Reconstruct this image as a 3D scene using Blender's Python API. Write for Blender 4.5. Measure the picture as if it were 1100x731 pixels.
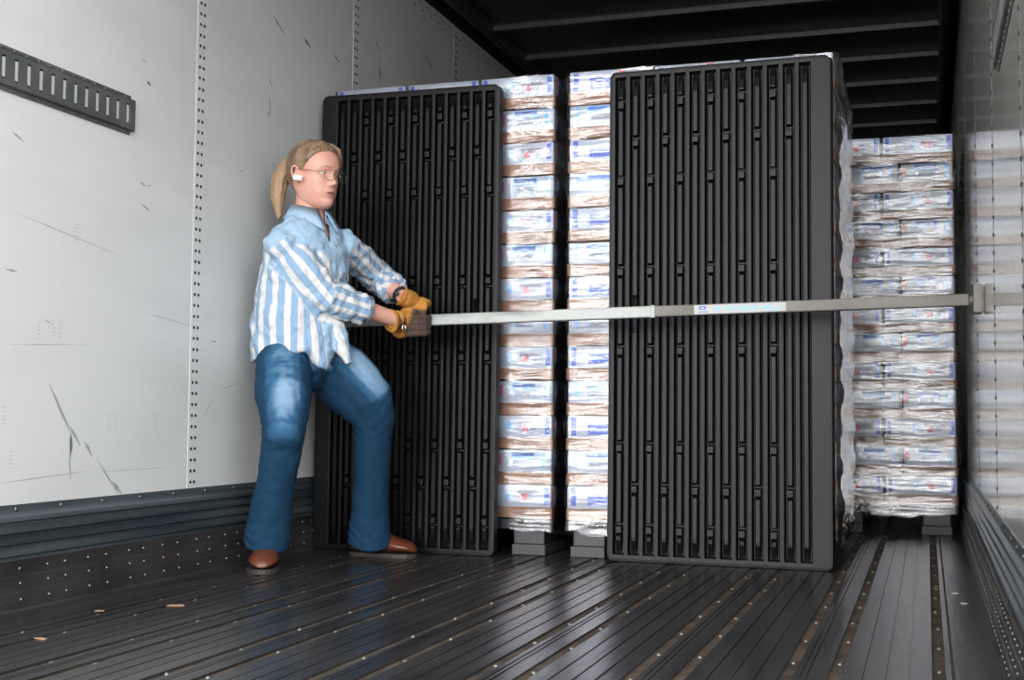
import bpy, bmesh, math, random
import numpy as np
from mathutils import Vector, Matrix
random.seed(7); rng = np.random.RandomState(3)
for o in list(bpy.data.objects): bpy.data.objects.remove(o)
SC = bpy.context.scene; COL = SC.collection
PI = math.pi

# ------------------------------------------------------------------ camera
cam = bpy.data.cameras.new('camera'); cam_o = bpy.data.objects.new('camera', cam); COL.objects.link(cam_o)
cam.sensor_fit = 'HORIZONTAL'; cam.sensor_width = 36.0; cam.lens = 36.0 * 1351.07 / 1100.0
cam.clip_start = 0.05; cam.clip_end = 500
R_ = Vector((0.94973633, 0.31293595, 0.00848486)); U_ = Vector((0.01056564, -0.05913065, 0.99819434)); W_ = Vector((-0.31287261, 0.94793178, 0.0594649))
m = Matrix.Identity(4)
for i in range(3): m[i][0], m[i][1], m[i][2] = R_[i], U_[i], -W_[i]
m[2][3] = 0.5415
cam_o.matrix_world = m
SC.camera = cam_o
# ------------------------------------------------------------------ world and exposure
SC.view_settings.view_transform = 'Standard'; SC.view_settings.look = 'None'
SC.view_settings.gamma = 1.0; SC.view_settings.use_curve_mapping = False
SC.view_settings.exposure = 1.74
world = bpy.data.worlds.new('sky'); SC.world = world; world.use_nodes = True
def setup_world():
    nt = world.node_tree; nt.nodes.clear(); N = nt.nodes.new; L = nt.links.new
    out = N('ShaderNodeOutputWorld'); bg = N('ShaderNodeBackground'); tc = N('ShaderNodeTexCoord')
    def lobe(d, power, gain):
        v = N('ShaderNodeVectorMath'); v.operation = 'DOT_PRODUCT'; v.inputs[1].default_value = Vector(d).normalized()
        L(tc.outputs['Generated'], v.inputs[0])
        mx = N('ShaderNodeMath'); mx.operation = 'MAXIMUM'; mx.inputs[1].default_value = 0; L(v.outputs['Value'], mx.inputs[0])
        p = N('ShaderNodeMath'); p.operation = 'POWER'; p.inputs[1].default_value = power; L(mx.outputs[0], p.inputs[0])
        g = N('ShaderNodeMath'); g.operation = 'MULTIPLY'; g.inputs[1].default_value = gain; L(p.outputs[0], g.inputs[0])
        return g
    a = lobe((-0.335, -0.94, 0.05), 260, 15.0)     # added sky glow behind the trailer on the left, aimed for film highlights
    b = lobe((0.45, -0.86, 0.35), 6, 1.0)
    c = lobe((-0.03, -0.99, 0.13), 40, 3.5)  # added low sky glow, aimed to put glints on the rear film
    s = N('ShaderNodeMath'); s.operation = 'ADD'; L(a.outputs[0], s.inputs[0]); L(b.outputs[0], s.inputs[1])
    s1 = N('ShaderNodeMath'); s1.operation = 'ADD'; L(s.outputs[0], s1.inputs[0]); L(c.outputs[0], s1.inputs[1]); s = s1
    s2 = N('ShaderNodeMath'); s2.operation = 'ADD'; s2.inputs[1].default_value = 0.75; L(s.outputs[0], s2.inputs[0])
    bg.inputs['Color'].default_value = (0.975, 0.985, 1.0, 1)
    L(s2.outputs[0], bg.inputs['Strength']); L(bg.outputs[0], out.inputs[0])
setup_world()

# ------------------------------------------------------------------ materials
def mat(name, col, rough=.5, metal=0., spec=.5, bump=None, noise=None, coat=0.):
    m = bpy.data.materials.new(name); m.use_nodes = True; nt = m.node_tree; b = nt.nodes['Principled BSDF']
    b.inputs['Base Color'].default_value = (*col, 1); b.inputs['Roughness'].default_value = rough
    b.inputs['Metallic'].default_value = metal; b.inputs['Specular IOR Level'].default_value = spec
    b.inputs['Coat Weight'].default_value = coat
    L = nt.links.new; tc = nt.nodes.new('ShaderNodeTexCoord')
    def tex(scale, detail=4, stretch=(1, 1, 1)):
        mp = nt.nodes.new('ShaderNodeMapping'); mp.inputs['Scale'].default_value = stretch
        L(tc.outputs['Object'], mp.inputs[0])
        t = nt.nodes.new('ShaderNodeTexNoise'); t.inputs['Scale'].default_value = scale; t.inputs['Detail'].default_value = detail
        L(mp.outputs[0], t.inputs['Vector']); return t
    if noise:   # (scale, other colour, stretch, lo, hi)
        sc, c2, st, lo, hi = noise
        t = tex(sc, 6, st); r = nt.nodes.new('ShaderNodeValToRGB')
        r.color_ramp.elements[0].position = lo; r.color_ramp.elements[1].position = hi
        r.color_ramp.elements[0].color = (*col, 1); r.color_ramp.elements[1].color = (*c2, 1)
        L(t.outputs['Fac'], r.inputs[0]); L(r.outputs[0], b.inputs['Base Color'])
    if bump:    # (scale, strength, distance, stretch)
        t = tex(bump[0], 4, bump[3]); bn = nt.nodes.new('ShaderNodeBump')
        bn.inputs['Strength'].default_value = bump[1]; bn.inputs['Distance'].default_value = bump[2]
        L(t.outputs['Fac'], bn.inputs['Height']); L(bn.outputs[0], b.inputs['Normal'])
    return m
M = {}
M['wall'] = mat('wall_white', (.71, .72, .71), .28, 0, .5, (2.2, .25, .02, (.3, 1, 1)), (3.0, (.66, .67, .66), (1, .5, 2), .45, .75))
M['wall_r'] = mat('wall_metal', (.60, .575, .545), .13, .3, .6, (6, .12, .004, (1, .4, 2)), (1.2, (.55, .53, .50), (1, 4, .3), .3, .8))
M['seam'] = mat('seam_tape', (.70, .71, .70), .35)
M['rivet_d'] = mat('rivet_shade_seam', (.035, .035, .035), .4, .6)  # dark tone paints the shadow of the rivet dimples; seam lines share it
M['screw'] = mat('floor_screw', (.22, .21, .19), .35, .9)
M['rivet'] = mat('rivet_steel', (.62, .60, .56), .28, 1)
M['mark'] = mat('rub_mark', (.14, .15, .15), .7)
M['mark_l'] = mat('rub_mark_light', (.36, .37, .36), .7)
M['scuff'] = mat('scuff_steel', (.045, .060, .068), .30, .3, .5, (8, .3, .004, (1, .1, 3)), (6, (.125, .155, .165), (1, .12, 3), .42, .68))  # lighter stretched streaks are steel sheen painted into the colour
M['scuff_low'] = mat('scuff_lower', (.10, .092, .088), .4, .6, .5, (14, .3, .003, (1, .3, 1)), (9, (.05, .045, .045), (1, .4, 1), .4, .7))
M['etrack'] = mat('track_steel', (.12, .13, .125), .5, .4, .5, None, (9, (.20, .20, .195), (1, 1, 1), .45, .8))
M['etrack_in'] = mat('track_slot_steel', (.62, .63, .63), .4, .2)
M['etrack_dark'] = mat('track_slot_shade', (.01, .01, .01), .7)
M['floor'] = mat('floor_planks', (.026, .026, .028), .26, .2, .5, (5, .45, .004, (4, .5, 1)), (3.0, (.055, .053, .051), (5, .6, 1), .4, .72))
M['groove'] = mat('floor_dirt', (.085, .062, .045), .85, 0, .3, (40, .5, .003, (1, 1, 1)), (12, (.03, .025, .02), (1, 1, 1), .4, .7))
M['groove_line'] = M['groove']
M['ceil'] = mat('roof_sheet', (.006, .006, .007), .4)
M['rib'] = mat('roof_bow', (.15, .155, .16), .35, .4)
M['rail'] = mat('top_rail', (.03, .028, .027), .4, .3)
M['ground'] = mat('yard_concrete', (.34, .33, .31), .9, 0, .3, (8, .3, .01, (1, 1, 1)))
M['black'] = mat('black_plastic', (.0042, .0041, .0048), .4, 0, .17, (60, .12, .001, (1, 1, .3)))
M['pallet'] = mat('pallet_plastic', (.02, .02, .022), .5)
M['pallet_low'] = mat('pallet_runner', (.035, .035, .037), .55)
M['card'] = mat('cardboard', (.29, .165, .105), .8, 0, .3, None, (9, (.235, .13, .08), (1, 1, 2), .4, .8))
M['flap'] = mat('cardboard_flap', (.27, .15, .09), .8)
M['ink'] = mat('tray_ink', (.10, .06, .04), .8)
M['pack'] = mat('pack_white', (.37, .40, .45), .35, 0, .5, (18, .35, .006, (.4, .4, 1.5)), (10, (.29, .325, .385), (1, 1, 1), .42, .7))
M['blue'] = mat('print_blue', (.02, .075, .42), .4)
M['sky'] = mat('print_light_blue', (.16, .38, .68), .4)
M['red'] = mat('print_red', (.55, .12, .14), .4)
M['grey'] = mat('print_grey', (.22, .24, .28), .5)
M['bar_out'] = mat('galvanised_tube', (.27, .28, .265), .5, .3, .5, (30, .2, .002, (.3, 1, 1)), (14, (.15, .155, .145), (.25, 1, 1), .48, .66))
M['bar_in'] = mat('galvanised_tube_old', (.135, .125, .108), .55, .3, .5, (30, .2, .002, (.3, 1, 1)), (14, (.085, .078, .066), (.4, 1, 1), .4, .7))
M['sticker'] = mat('tube_sticker', (.33, .34, .315), .45, 0, .5, None, (20, (.30, .35, .36), (.6, 1, 1), .5, .75))
M['foot'] = mat('pad_grey', (.17, .15, .125), .6)
M['skin'] = mat('skin', (.62, .325, .25), .42, 0, .4, (60, .08, .002, (1, 1, 1)), (14, (.58, .275, .205), (1, 1, 1), .45, .75))
M['skin'].node_tree.nodes['Principled BSDF'].inputs['Subsurface Weight'].default_value = .08
M['skin'].node_tree.nodes['Principled BSDF'].inputs['Subsurface Radius'].default_value = (.01, .004, .002)
M['lip'] = mat('lip', (.42, .17, .145), .4)
M['mouth'] = mat('mouth_dark', (.10, .03, .03), .5)
M['white'] = mat('white_plastic', (.8, .8, .8), .3)
M['eye'] = mat('eye_white', (.62, .58, .55), .25)
M['iris'] = mat('iris', (.05, .04, .035), .2)
M['brow'] = mat('eyebrow', (.27, .16, .10), .8)
M['hair'] = mat('hair', (.15, .092, .056), .42, 0, .5, (70, .9, .004, (1, 1, .12)), (45, (.29, .19, .115), (1, 1, .1), .4, .65))
M['tail'] = mat('hair_ponytail', (.34, .215, .115), .5, 0, .5, (70, .9, .004, (1, 1, .12)), (45, (.30, .18, .10), (1, 1, .1), .4, .65))
M['wire'] = mat('glasses_wire', (.30, .25, .20), .3, .9)
M['watch'] = mat('watch_strap', (.015, .015, .016), .5)
M['shoe'] = mat('brown_leather', (.115, .032, .014), .3, 0, .5, (30, .15, .002, (1, 1, 1)), (12, (.06, .017, .009), (1, 1, 1), .4, .7))
M['sole'] = mat('shoe_sole', (.03, .024, .02), .6)
M['denimlight'] = mat('shirt_chambray', (.31, .44, .58), .85)
M['button'] = mat('button_pearl', (.8, .8, .78), .3)
M['scrap'] = mat('wood_scrap', (.35, .21, .12), .8)
M['paper'] = mat('paper_scrap', (.62, .60, .56), .8)

def glove_mat():
    m = mat('tan_work_leather', (.50, .24, .055), .7, 0, .3, (45, .5, .004, (1, 1, 1)))
    nt = m.node_tree; L = nt.links.new; b = nt.nodes['Principled BSDF']
    a = nt.nodes.new('ShaderNodeAttribute'); a.attribute_name = 'wear'
    r = nt.nodes.new('ShaderNodeValToRGB'); r.color_ramp.elements[0].position = .35; r.color_ramp.elements[1].position = .65
    r.color_ramp.elements[0].color = (.42, .185, .035, 1); r.color_ramp.elements[1].color = (.062, .038, .028, 1)
    t = nt.nodes.new('ShaderNodeTexNoise'); t.inputs['Scale'].default_value = 30
    tc = nt.nodes.new('ShaderNodeTexCoord'); L(tc.outputs['Object'], t.inputs['Vector'])
    ad = nt.nodes.new('ShaderNodeMath'); ad.operation = 'MULTIPLY_ADD'; ad.inputs[1].default_value = .5; ad.inputs[2].default_value = -.25
    L(t.outputs['Fac'], ad.inputs[0]); s = nt.nodes.new('ShaderNodeMath'); s.operation = 'ADD'
    L(ad.outputs[0], s.inputs[0]); L(a.outputs['Fac'], s.inputs[1]); L(s.outputs[0], r.inputs[0]); L(r.outputs[0], b.inputs['Base Color'])
    return m
M['jseam'] = mat('denim_seam', (.012, .03, .06), .9)
M['glove'] = glove_mat()

def shirt_mat():
    m = mat('striped_shirt', (.7, .7, .7), .85, 0, .2, (70, .25, .002, (1, 1, 1)))
    nt = m.node_tree; L = nt.links.new; b = nt.nodes['Principled BSDF']
    def att(n):
        a = nt.nodes.new('ShaderNodeAttribute'); a.attribute_name = n; return a
    def math_(op, a, bb=None, c=None):
        n = nt.nodes.new('ShaderNodeMath'); n.operation = op
        for i, v in enumerate((a, bb, c)):
            if v is None: continue
            if hasattr(v, 'node'): L(v, n.inputs[i])
            else: n.inputs[i].default_value = v
        return n.outputs[0]
    su = att('su').outputs['Fac']
    fr = math_('FRACT', math_('DIVIDE', su, .046))
    st = math_('LESS_THAN', math_('ABSOLUTE', math_('SUBTRACT', fr, .5)), .26)
    yk = math_('GREATER_THAN', att('yoke').outputs['Fac'], 0.0)
    fac = math_('MAXIMUM', st, yk)
    mix = nt.nodes.new('ShaderNodeMix'); mix.data_type = 'RGBA'
    mix.inputs['A'].default_value = (.58, .58, .585, 1); mix.inputs['B'].default_value = (.235, .35, .49, 1)
    L(fac, mix.inputs['Factor'])
    mix2 = nt.nodes.new('ShaderNodeMix'); mix2.data_type = 'RGBA'
    L(mix.outputs['Result'], mix2.inputs['A']); mix2.inputs['B'].default_value = (.31, .44, .58, 1)
    L(yk, mix2.inputs['Factor']); L(mix2.outputs['Result'], b.inputs['Base Color'])
    return m
M['shirt'] = shirt_mat()

def jeans_mat():
    m = mat('blue_denim', (.03, .10, .20), .85, 0, .2, (120, .2, .001, (1, 1, 1)))
    nt = m.node_tree; L = nt.links.new; b = nt.nodes['Principled BSDF']
    a = nt.nodes.new('ShaderNodeAttribute'); a.attribute_name = 'fade'
    t = nt.nodes.new('ShaderNodeTexNoise'); t.inputs['Scale'].default_value = 22; t.inputs['Detail'].default_value = 6
    tc = nt.nodes.new('ShaderNodeTexCoord'); L(tc.outputs['Object'], t.inputs['Vector'])
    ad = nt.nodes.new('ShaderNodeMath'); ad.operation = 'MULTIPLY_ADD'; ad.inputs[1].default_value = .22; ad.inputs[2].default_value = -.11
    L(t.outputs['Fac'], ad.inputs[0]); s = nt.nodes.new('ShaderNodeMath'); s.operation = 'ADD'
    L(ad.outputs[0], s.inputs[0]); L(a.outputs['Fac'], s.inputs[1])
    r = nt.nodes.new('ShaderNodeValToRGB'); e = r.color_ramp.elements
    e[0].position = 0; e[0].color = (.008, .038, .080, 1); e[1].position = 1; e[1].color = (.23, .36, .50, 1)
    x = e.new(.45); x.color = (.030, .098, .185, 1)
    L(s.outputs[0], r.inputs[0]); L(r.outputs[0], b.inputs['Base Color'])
    return m
M['jeans'] = jeans_mat()

def film_mat():
    m = bpy.data.materials.new('stretch_film'); m.use_nodes = True; nt = m.node_tree; nt.nodes.clear()
    N = nt.nodes.new; L = nt.links.new
    out = N('ShaderNodeOutputMaterial'); tr = N('ShaderNodeBsdfTransparent'); gl = N('ShaderNodeBsdfGlossy')
    mx = N('ShaderNodeMixShader'); fr = N('ShaderNodeFresnel'); fr.inputs['IOR'].default_value = 1.5
    gl.inputs['Roughness'].default_value = .09; gl.inputs['Color'].default_value = (1, 1, 1, 1)
    tr.inputs['Color'].default_value = (.93, .94, .96, 1)
    tc = N('ShaderNodeTexCoord'); mp = N('ShaderNodeMapping'); mp.inputs['Scale'].default_value = (1.0, 1.0, 6.0); L(tc.outputs['Object'], mp.inputs[0])
    t = N('ShaderNodeTexNoise'); t.inputs['Scale'].default_value = 7; t.inputs['Detail'].default_value = 5; L(mp.outputs[0], t.inputs['Vector'])
    bp = N('ShaderNodeBump'); bp.inputs['Strength'].default_value = .8; bp.inputs['Distance'].default_value = .011
    L(t.outputs['Fac'], bp.inputs['Height']); L(bp.outputs[0], gl.inputs['Normal']); L(bp.outputs[0], fr.inputs['Normal'])
    ma = N('ShaderNodeMath'); ma.operation = 'MULTIPLY_ADD'; ma.inputs[1].default_value = 2.3; ma.inputs[2].default_value = .0; ma.use_clamp = True
    L(fr.outputs[0], ma.inputs[0]); L(ma.outputs[0], mx.inputs[0]); L(tr.outputs[0], mx.inputs[1]); L(gl.outputs[0], mx.inputs[2])
    L(mx.outputs[0], out.inputs[0]); return m
M['film'] = film_mat()
def lens_mat():
    m = bpy.data.materials.new('lens_glass'); m.use_nodes = True; nt = m.node_tree; nt.nodes.clear()
    N = nt.nodes.new; L = nt.links.new
    out = N('ShaderNodeOutputMaterial'); tr = N('ShaderNodeBsdfTransparent'); gl = N('ShaderNodeBsdfGlossy'); gl.inputs['Roughness'].default_value = .03
    mx = N('ShaderNodeMixShader'); mx.inputs[0].default_value = .05; L(tr.outputs[0], mx.inputs[1]); L(gl.outputs[0], mx.inputs[2]); L(mx.outputs[0], out.inputs[0]); return m
M['lens'] = lens_mat()

# ------------------------------------------------------------------ helpers
class MB:
    """collects shapes with material slots and builds ONE mesh object"""
    def __init__(s): s.v = []; s.f = []; s.mi = []; s.mats = []; s.smooth = []
    def slot(s, k):
        if k not in s.mats: s.mats.append(k)
        return s.mats.index(k)
    def add(s, vs, fs, k, smooth=False):
        n = len(s.v); s.v += [tuple(v) for v in vs]; i = s.slot(k)
        for f in fs: s.f.append([n + a for a in f]); s.mi.append(i); s.smooth.append(smooth)
    def box(s, a, b, k, bev=0.0):
        x0, y0, z0 = a; x1, y1, z1 = b
        if bev <= 0:
            vs = [(x0,y0,z0),(x1,y0,z0),(x1,y1,z0),(x0,y1,z0),(x0,y0,z1),(x1,y0,z1),(x1,y1,z1),(x0,y1,z1)]
            s.add(vs, [(3,2,1,0),(4,5,6,7),(0,1,5,4),(1,2,6,5),(2,3,7,6),(3,0,4,7)], k)
        else:
            bm = bmesh.new(); bmesh.ops.create_cube(bm, size=1)
            for v in bm.verts: v.co = Vector(((x0+x1)/2+v.co.x*(x1-x0), (y0+y1)/2+v.co.y*(y1-y0), (z0+z1)/2+v.co.z*(z1-z0)))
            bmesh.ops.bevel(bm, geom=bm.edges[:], offset=bev, segments=2, affect='EDGES', profile=.6)
            bm.verts.index_update(); s.add([v.co[:] for v in bm.verts], [[v.index for v in f.verts] for f in bm.faces], k, False); bm.free()
    def dome(s, c, n, r, h, k, seg=8):
        n = Vector(n).normalized(); a = n.orthogonal().normalized(); b = n.cross(a); c = Vector(c); vs = []
        for (rr, hh) in ((1, 0), (.8, .6)):
            for i in range(seg):
                t = 2*PI*i/seg; vs.append(c + a*math.cos(t)*r*rr + b*math.sin(t)*r*rr + n*h*hh)
        vs.append(c + n*h)
        fs = [(i, (i+1) % seg, seg+(i+1) % seg, seg+i) for i in range(seg)] + [(seg+i, seg+(i+1) % seg, 2*seg) for i in range(seg)]
        s.add(vs, fs, k, True)
    def tube(s, pts, rad, k, seg=16, cap=True, ref=None):
        """pts: centres, rad: r or (ra, rb); ref: direction of the first axis"""
        pts = [Vector(p) for p in pts]; vs = []; n = len(pts)
        for i, p in enumerate(pts):
            t = (pts[min(i+1, n-1)] - pts[max(i-1, 0)]).normalized()
            if i == 0: a = Vector(ref) if ref is not None else (Vector((0, 0, 1)) if abs(t.z) < .8 else Vector((1, 0, 0)))
            a = (a - t*a.dot(t)).normalized(); b = t.cross(a)
            r = rad[i] if isinstance(rad, (list, tuple)) else rad
            ra, rb = r if isinstance(r, (list, tuple)) else (r, r)
            for j in range(seg):
                th = 2*PI*j/seg; vs.append(p + a*math.cos(th)*ra + b*math.sin(th)*rb)
        fs = [(i*seg+j, i*seg+(j+1) % seg, (i+1)*seg+(j+1) % seg, (i+1)*seg+j) for i in range(n-1) for j in range(seg)]
        if cap: fs += [tuple(range(seg))[::-1], tuple((n-1)*seg+j for j in range(seg))]
        s.add(vs, fs, k, True)
    def ball(s, c, r, k, axes=None, u=20, w=12):
        c = Vector(c); r = (r, r, r) if not isinstance(r, (tuple, list)) else r
        ax = axes or (Vector((1,0,0)), Vector((0,1,0)), Vector((0,0,1))); vs = []
        for i in range(1, w):
            ph = PI*i/w
            for j in range(u):
                th = 2*PI*j/u
                vs.append(c + ax[0]*(r[0]*math.sin(ph)*math.cos(th)) + ax[1]*(r[1]*math.sin(ph)*math.sin(th)) + ax[2]*(r[2]*math.cos(ph)))
        vs += [c + ax[2]*r[2], c - ax[2]*r[2]]; a = len(vs)-2
        fs = [(i*u+j, (i+1)*u+j, (i+1)*u+(j+1) % u, i*u+(j+1) % u) for i in range(w-2) for j in range(u)]
        fs += [(a, j, (j+1) % u) for j in range(u)] + [(a+1, (w-2)*u+(j+1) % u, (w-2)*u+j) for j in range(u)]
        s.add(vs, fs, k, True)
    def mesh(s, name):
        me = bpy.data.meshes.new(name); me.from_pydata(s.v, [], s.f)
        for k in s.mats: me.materials.append(M[k])
        me.polygons.foreach_set('material_index', s.mi); me.polygons.foreach_set('use_smooth', s.smooth)
        me.update(); return me
    def build(s, name, parent=None, **kw):
        return link(name, s.mesh(name), parent, **kw)
def link(name, me, parent=None, loc=None, rotz=None):
    o = bpy.data.objects.new(name, me); COL.objects.link(o)
    if parent: o.parent = parent
    if loc is not None: o.location = loc
    if rotz is not None: o.rotation_euler = (0, 0, rotz)
    return o
def empty(name, loc=(0, 0, 0), rotz=0): return link(name, None, None, loc, rotz)
def tag(o, label=None, cat=None, group=None, kind=None):
    if label: o['label'] = label
    if cat: o['category'] = cat
    if group: o['group'] = group
    if kind: o['kind'] = kind
    return o
def struct(o): o['kind'] = 'structure'; return o
def fix_normals(me):
    bm = bmesh.new(); bm.from_mesh(me); bmesh.ops.recalc_face_normals(bm, faces=bm.faces[:]); bm.to_mesh(me); bm.free()
def baked(mb, voxel, smooth=6, disp=None, factor=.5):
    """union of closed shapes -> one continuous surface"""
    me = mb.mesh('tmp'); o = bpy.data.objects.new('tmp', me); COL.objects.link(o)
    r = o.modifiers.new('r', 'REMESH'); r.mode = 'VOXEL'; r.voxel_size = voxel; r.use_smooth_shade = True
    if smooth: s = o.modifiers.new('s', 'SMOOTH'); s.iterations = smooth; s.factor = factor
    for (sc, st) in (disp or []):
        t = bpy.data.textures.new('n', 'CLOUDS'); t.noise_scale = sc; d = o.modifiers.new('d', 'DISPLACE'); d.texture = t; d.strength = st; d.mid_level = .5
        d.texture_coords = 'LOCAL'
    dg = bpy.context.evaluated_depsgraph_get(); ev = o.evaluated_get(dg)
    out = bpy.data.meshes.new_from_object(ev); bpy.data.objects.remove(o)
    out.materials.clear(); out.materials.append(M[mb.mats[0]])
    out.polygons.foreach_set('material_index', [0]*len(out.polygons)); out.polygons.foreach_set('use_smooth', [True]*len(out.polygons))
    return out
def coords(me):
    a = np.empty(len(me.vertices)*3); me.vertices.foreach_get('co', a); return a.reshape(-1, 3)
def attr(me, name, vals):
    a = me.attributes.new(name, 'FLOAT', 'POINT'); a.data.foreach_set('value', np.asarray(vals, dtype=np.float32))
def extrude_y(mb, prof, y0, y1, k, closed=False):
    """profile of (x, z) points run along Y"""
    n = len(prof); vs = [(x, y0, z) for x, z in prof] + [(x, y1, z) for x, z in prof]
    mb.add(vs, [(i, i+1, n+i+1, n+i) for i in range(n-1)] + ([(n-1, 0, n, 2*n-1)] if closed else []), k)

# ------------------------------------------------------------------ the trailer shell
XL, XR, ZC, Y0, Y1, YF = -2.37, 0.18, 2.71, 2.28, 14.5, 2.02
mb = MB()   # yard behind the trailer
mb.box((-30, -45, -1.35), (30, 16, -1.25), 'ground'); struct(mb.build('ground'))

# floor: planks with dirt-filled channels, thin grooves
mb = MB()
chan = []   # (x0, x1, depth, material)
for k in range(0, 9):
    for c in (.018, -.19):
        x = c - .305*k
        if XL + .06 < x < XR - .05: chan.append((x-.014, x+.014, .006, 'groove'))
    for c in (-.133, -.086, -.041, .047, -.245):
        x = c - .305*k
        if XL + .06 < x < XR - .05: chan.append((x-.0022, x+.0022, .004, 'floor') if k or c < 0 else (x-.003, x+.003, .004, 'groove_line'))
chan.sort(); x = XL
for (a, b, d, k) in chan:
    mb.box((x, YF, -.03), (a, Y1, 0), 'floor'); mb.box((a, YF, -.03), (b, Y1, -d), k); x = b
mb.box((x, YF, -.03), (XR, Y1, 0), 'floor')
mb.box((XL-.05, YF, -.12), (XR+.05, Y1, -.03), 'floor')
floor = struct(mb.build('floor'))
mb = MB()
for (a, b, d, k) in chan:
    if k != 'groove': continue
    y = 2.0 + random.uniform(0, .05)
    while y < 7.5:
        mb.dome(((a+b)/2 + random.uniform(-.004, .004), y, -d), (0, 0, 1), .0065, .006, 'screw'); y += .2925
struct(mb.build('trim_1', floor))

# left wall
def seam(mb, X, y, n, ztop, zbot, kd):
    s = n
    x = X
    mb.box((min(x, x+s*.0012), y-.030, zbot), (max(x, x+s*.0012), y+.034, ztop), 'seam')
    z = zbot + .02
    while z < ztop - .02:
        for dy in (-.0115, .0115): mb.dome((x+s*.0012, y+dy, z), (s, 0, 0), .0062, .0032, kd, 7)
        z += .0375
mb = MB(); mb.box((XL-.05, Y0, -.03), (XL, Y1, ZC), 'wall'); wl = struct(mb.build('wall_left'))
mb = MB()
for i in range(8): seam(mb, XL, 3.73 + (i-1)*1.225, 1, 2.6, .285, 'rivet_d')
y = 2.1
while y < 9:
    mb.dome((XL, y, 2.585), (1, 0, 0), .006, .003, 'rivet_d', 7); mb.dome((XL, y+.05, 2.555), (1, 0, 0), .006, .003, 'rivet_d', 7); y += .105
struct(mb.build('trim_2', wl))
# rub marks on the left wall: thin dark scrapes with their own shape
mb = MB()
def scrape(y, z, dy, dz, w, k, X=XL, n=1):
    w *= .7; L = math.hypot(dy, dz); ny, nz = -dz/L*w/2, dy/L*w/2; vs = []
    N = 6
    for i in range(N+1):
        t = i/N; ww = math.sin(PI*min(max(t, .04), .96))*random.uniform(.6, 1.1); jx = random.uniform(-.12, .12)*w
        vs += [(X+n*.0006, y+dy*t+ny*ww+jx, z+dz*t+nz*ww), (X+n*.0006, y+dy*t-ny*ww+jx, z+dz*t-nz*ww)]
    mb.add(vs, [(2*i, 2*i+1, 2*i+3, 2*i+2) for i in range(N)], k)
for a in [(4.22, 2.065, .09, -.045, .012, 'mark'), (4.47, 2.05, .06, -.02, .022, 'mark'), (3.385, 1.672, .02, -.012, .006, 'mark'),
          (3.415, 1.605, .02, -.014, .018, 'mark'), (4.20, 1.745, .02, -.08, .008, 'mark'), (4.20, 1.69, .0, -.025, .014, 'mark'), (3.39, 1.272, .035, -.01, .007, 'mark'), (3.425, 1.262, .03, .012, .004, 'mark'),
          (2.80, 1.305, .05, -.02, .006, 'mark'), (2.985, .62, .10, -.14, .022, 'mark_l'), (3.08, .50, .05, -.06, .016, 'mark_l'), (3.085, .48, .006, -.075, .020, 'mark'),
          (3.08, .43, .012, -.09, .010, 'mark_l'), (3.15, .455, .04, -.05, .018, 'mark_l'), (3.21, .40, .12, -.12, .010, 'mark_l'), (3.29, .33, .05, -.045, .018, 'mark_l'), (4.19, 1.82, .03, -.03, .008, 'mark'),
          (5.15, 2.25, .06, -.05, .012, 'mark'), (5.20, 2.16, .02, -.12, .018, 'mark'), (4.73, 2.065, .07, -.03, .012, 'mark'), (5.75, 2.345, .12, -.07, .012, 'mark'), (5.08, 2.215, .06, -.01, .006, 'mark_l'),
          (3.40, 1.205, .05, -.02, .008, 'mark'), (3.83, .792, .04, -.004, .005, 'mark'), (2.79, .925, .05, -.002, .010, 'mark_l'), (2.95, .80, .04, -.01, .005, 'mark_l'), (3.80, .53, .05, .06, .006, 'mark_l'),
          (2.78, 1.09, .55, -.07, .003, 'mark_l'), (2.80, .72, .35, .02, .003, 'mark_l'), (2.78, .345, .40, .02, .004, 'mark_l'), (3.2, .36, .4, .0, .003, 'mark_l'), (3.4, .86, .35, -.03, .003, 'mark_l'),
          (4.22, 1.50, .05, -.02, .004, 'mark'), (4.0, 1.42, .03, .01, .005, 'mark_l'), (3.9, .62, .12, .03, .004, 'mark_l')]: scrape(*a)
for (y, z) in [(3.075, 1.09), (3.09, 1.09), (2.93, .79), (2.99, .80), (3.02, .80), (3.26, .53), (3.29, .53), (3.5, .53), (2.80, .55), (2.83, .43)]:
    for i in range(5): scrape(y+random.uniform(-.003, .003), z-i*.011, .012, 0, .003, 'mark_l')
struct(mb.build('trim_3', wl))

# right wall
mb = MB(); mb.box((XR, Y0, -.03), (XR+.05, Y1, ZC), 'wall_r'); wr = struct(mb.build('wall_right'))
mb = MB()
for y in (2.62, 3.70, 4.92, 6.15, 7.4): 
    mb.box((XR-.0008, y-.0022, .285), (XR, y+.0022, 2.6), 'rivet_d')
    z = .30
    while z < 2.58:
        mb.dome((XR, y, z), (-1, 0, 0), .0065, .003, 'rivet_d', 7); z += .05
struct(mb.build('trim_4', wr))
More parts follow.
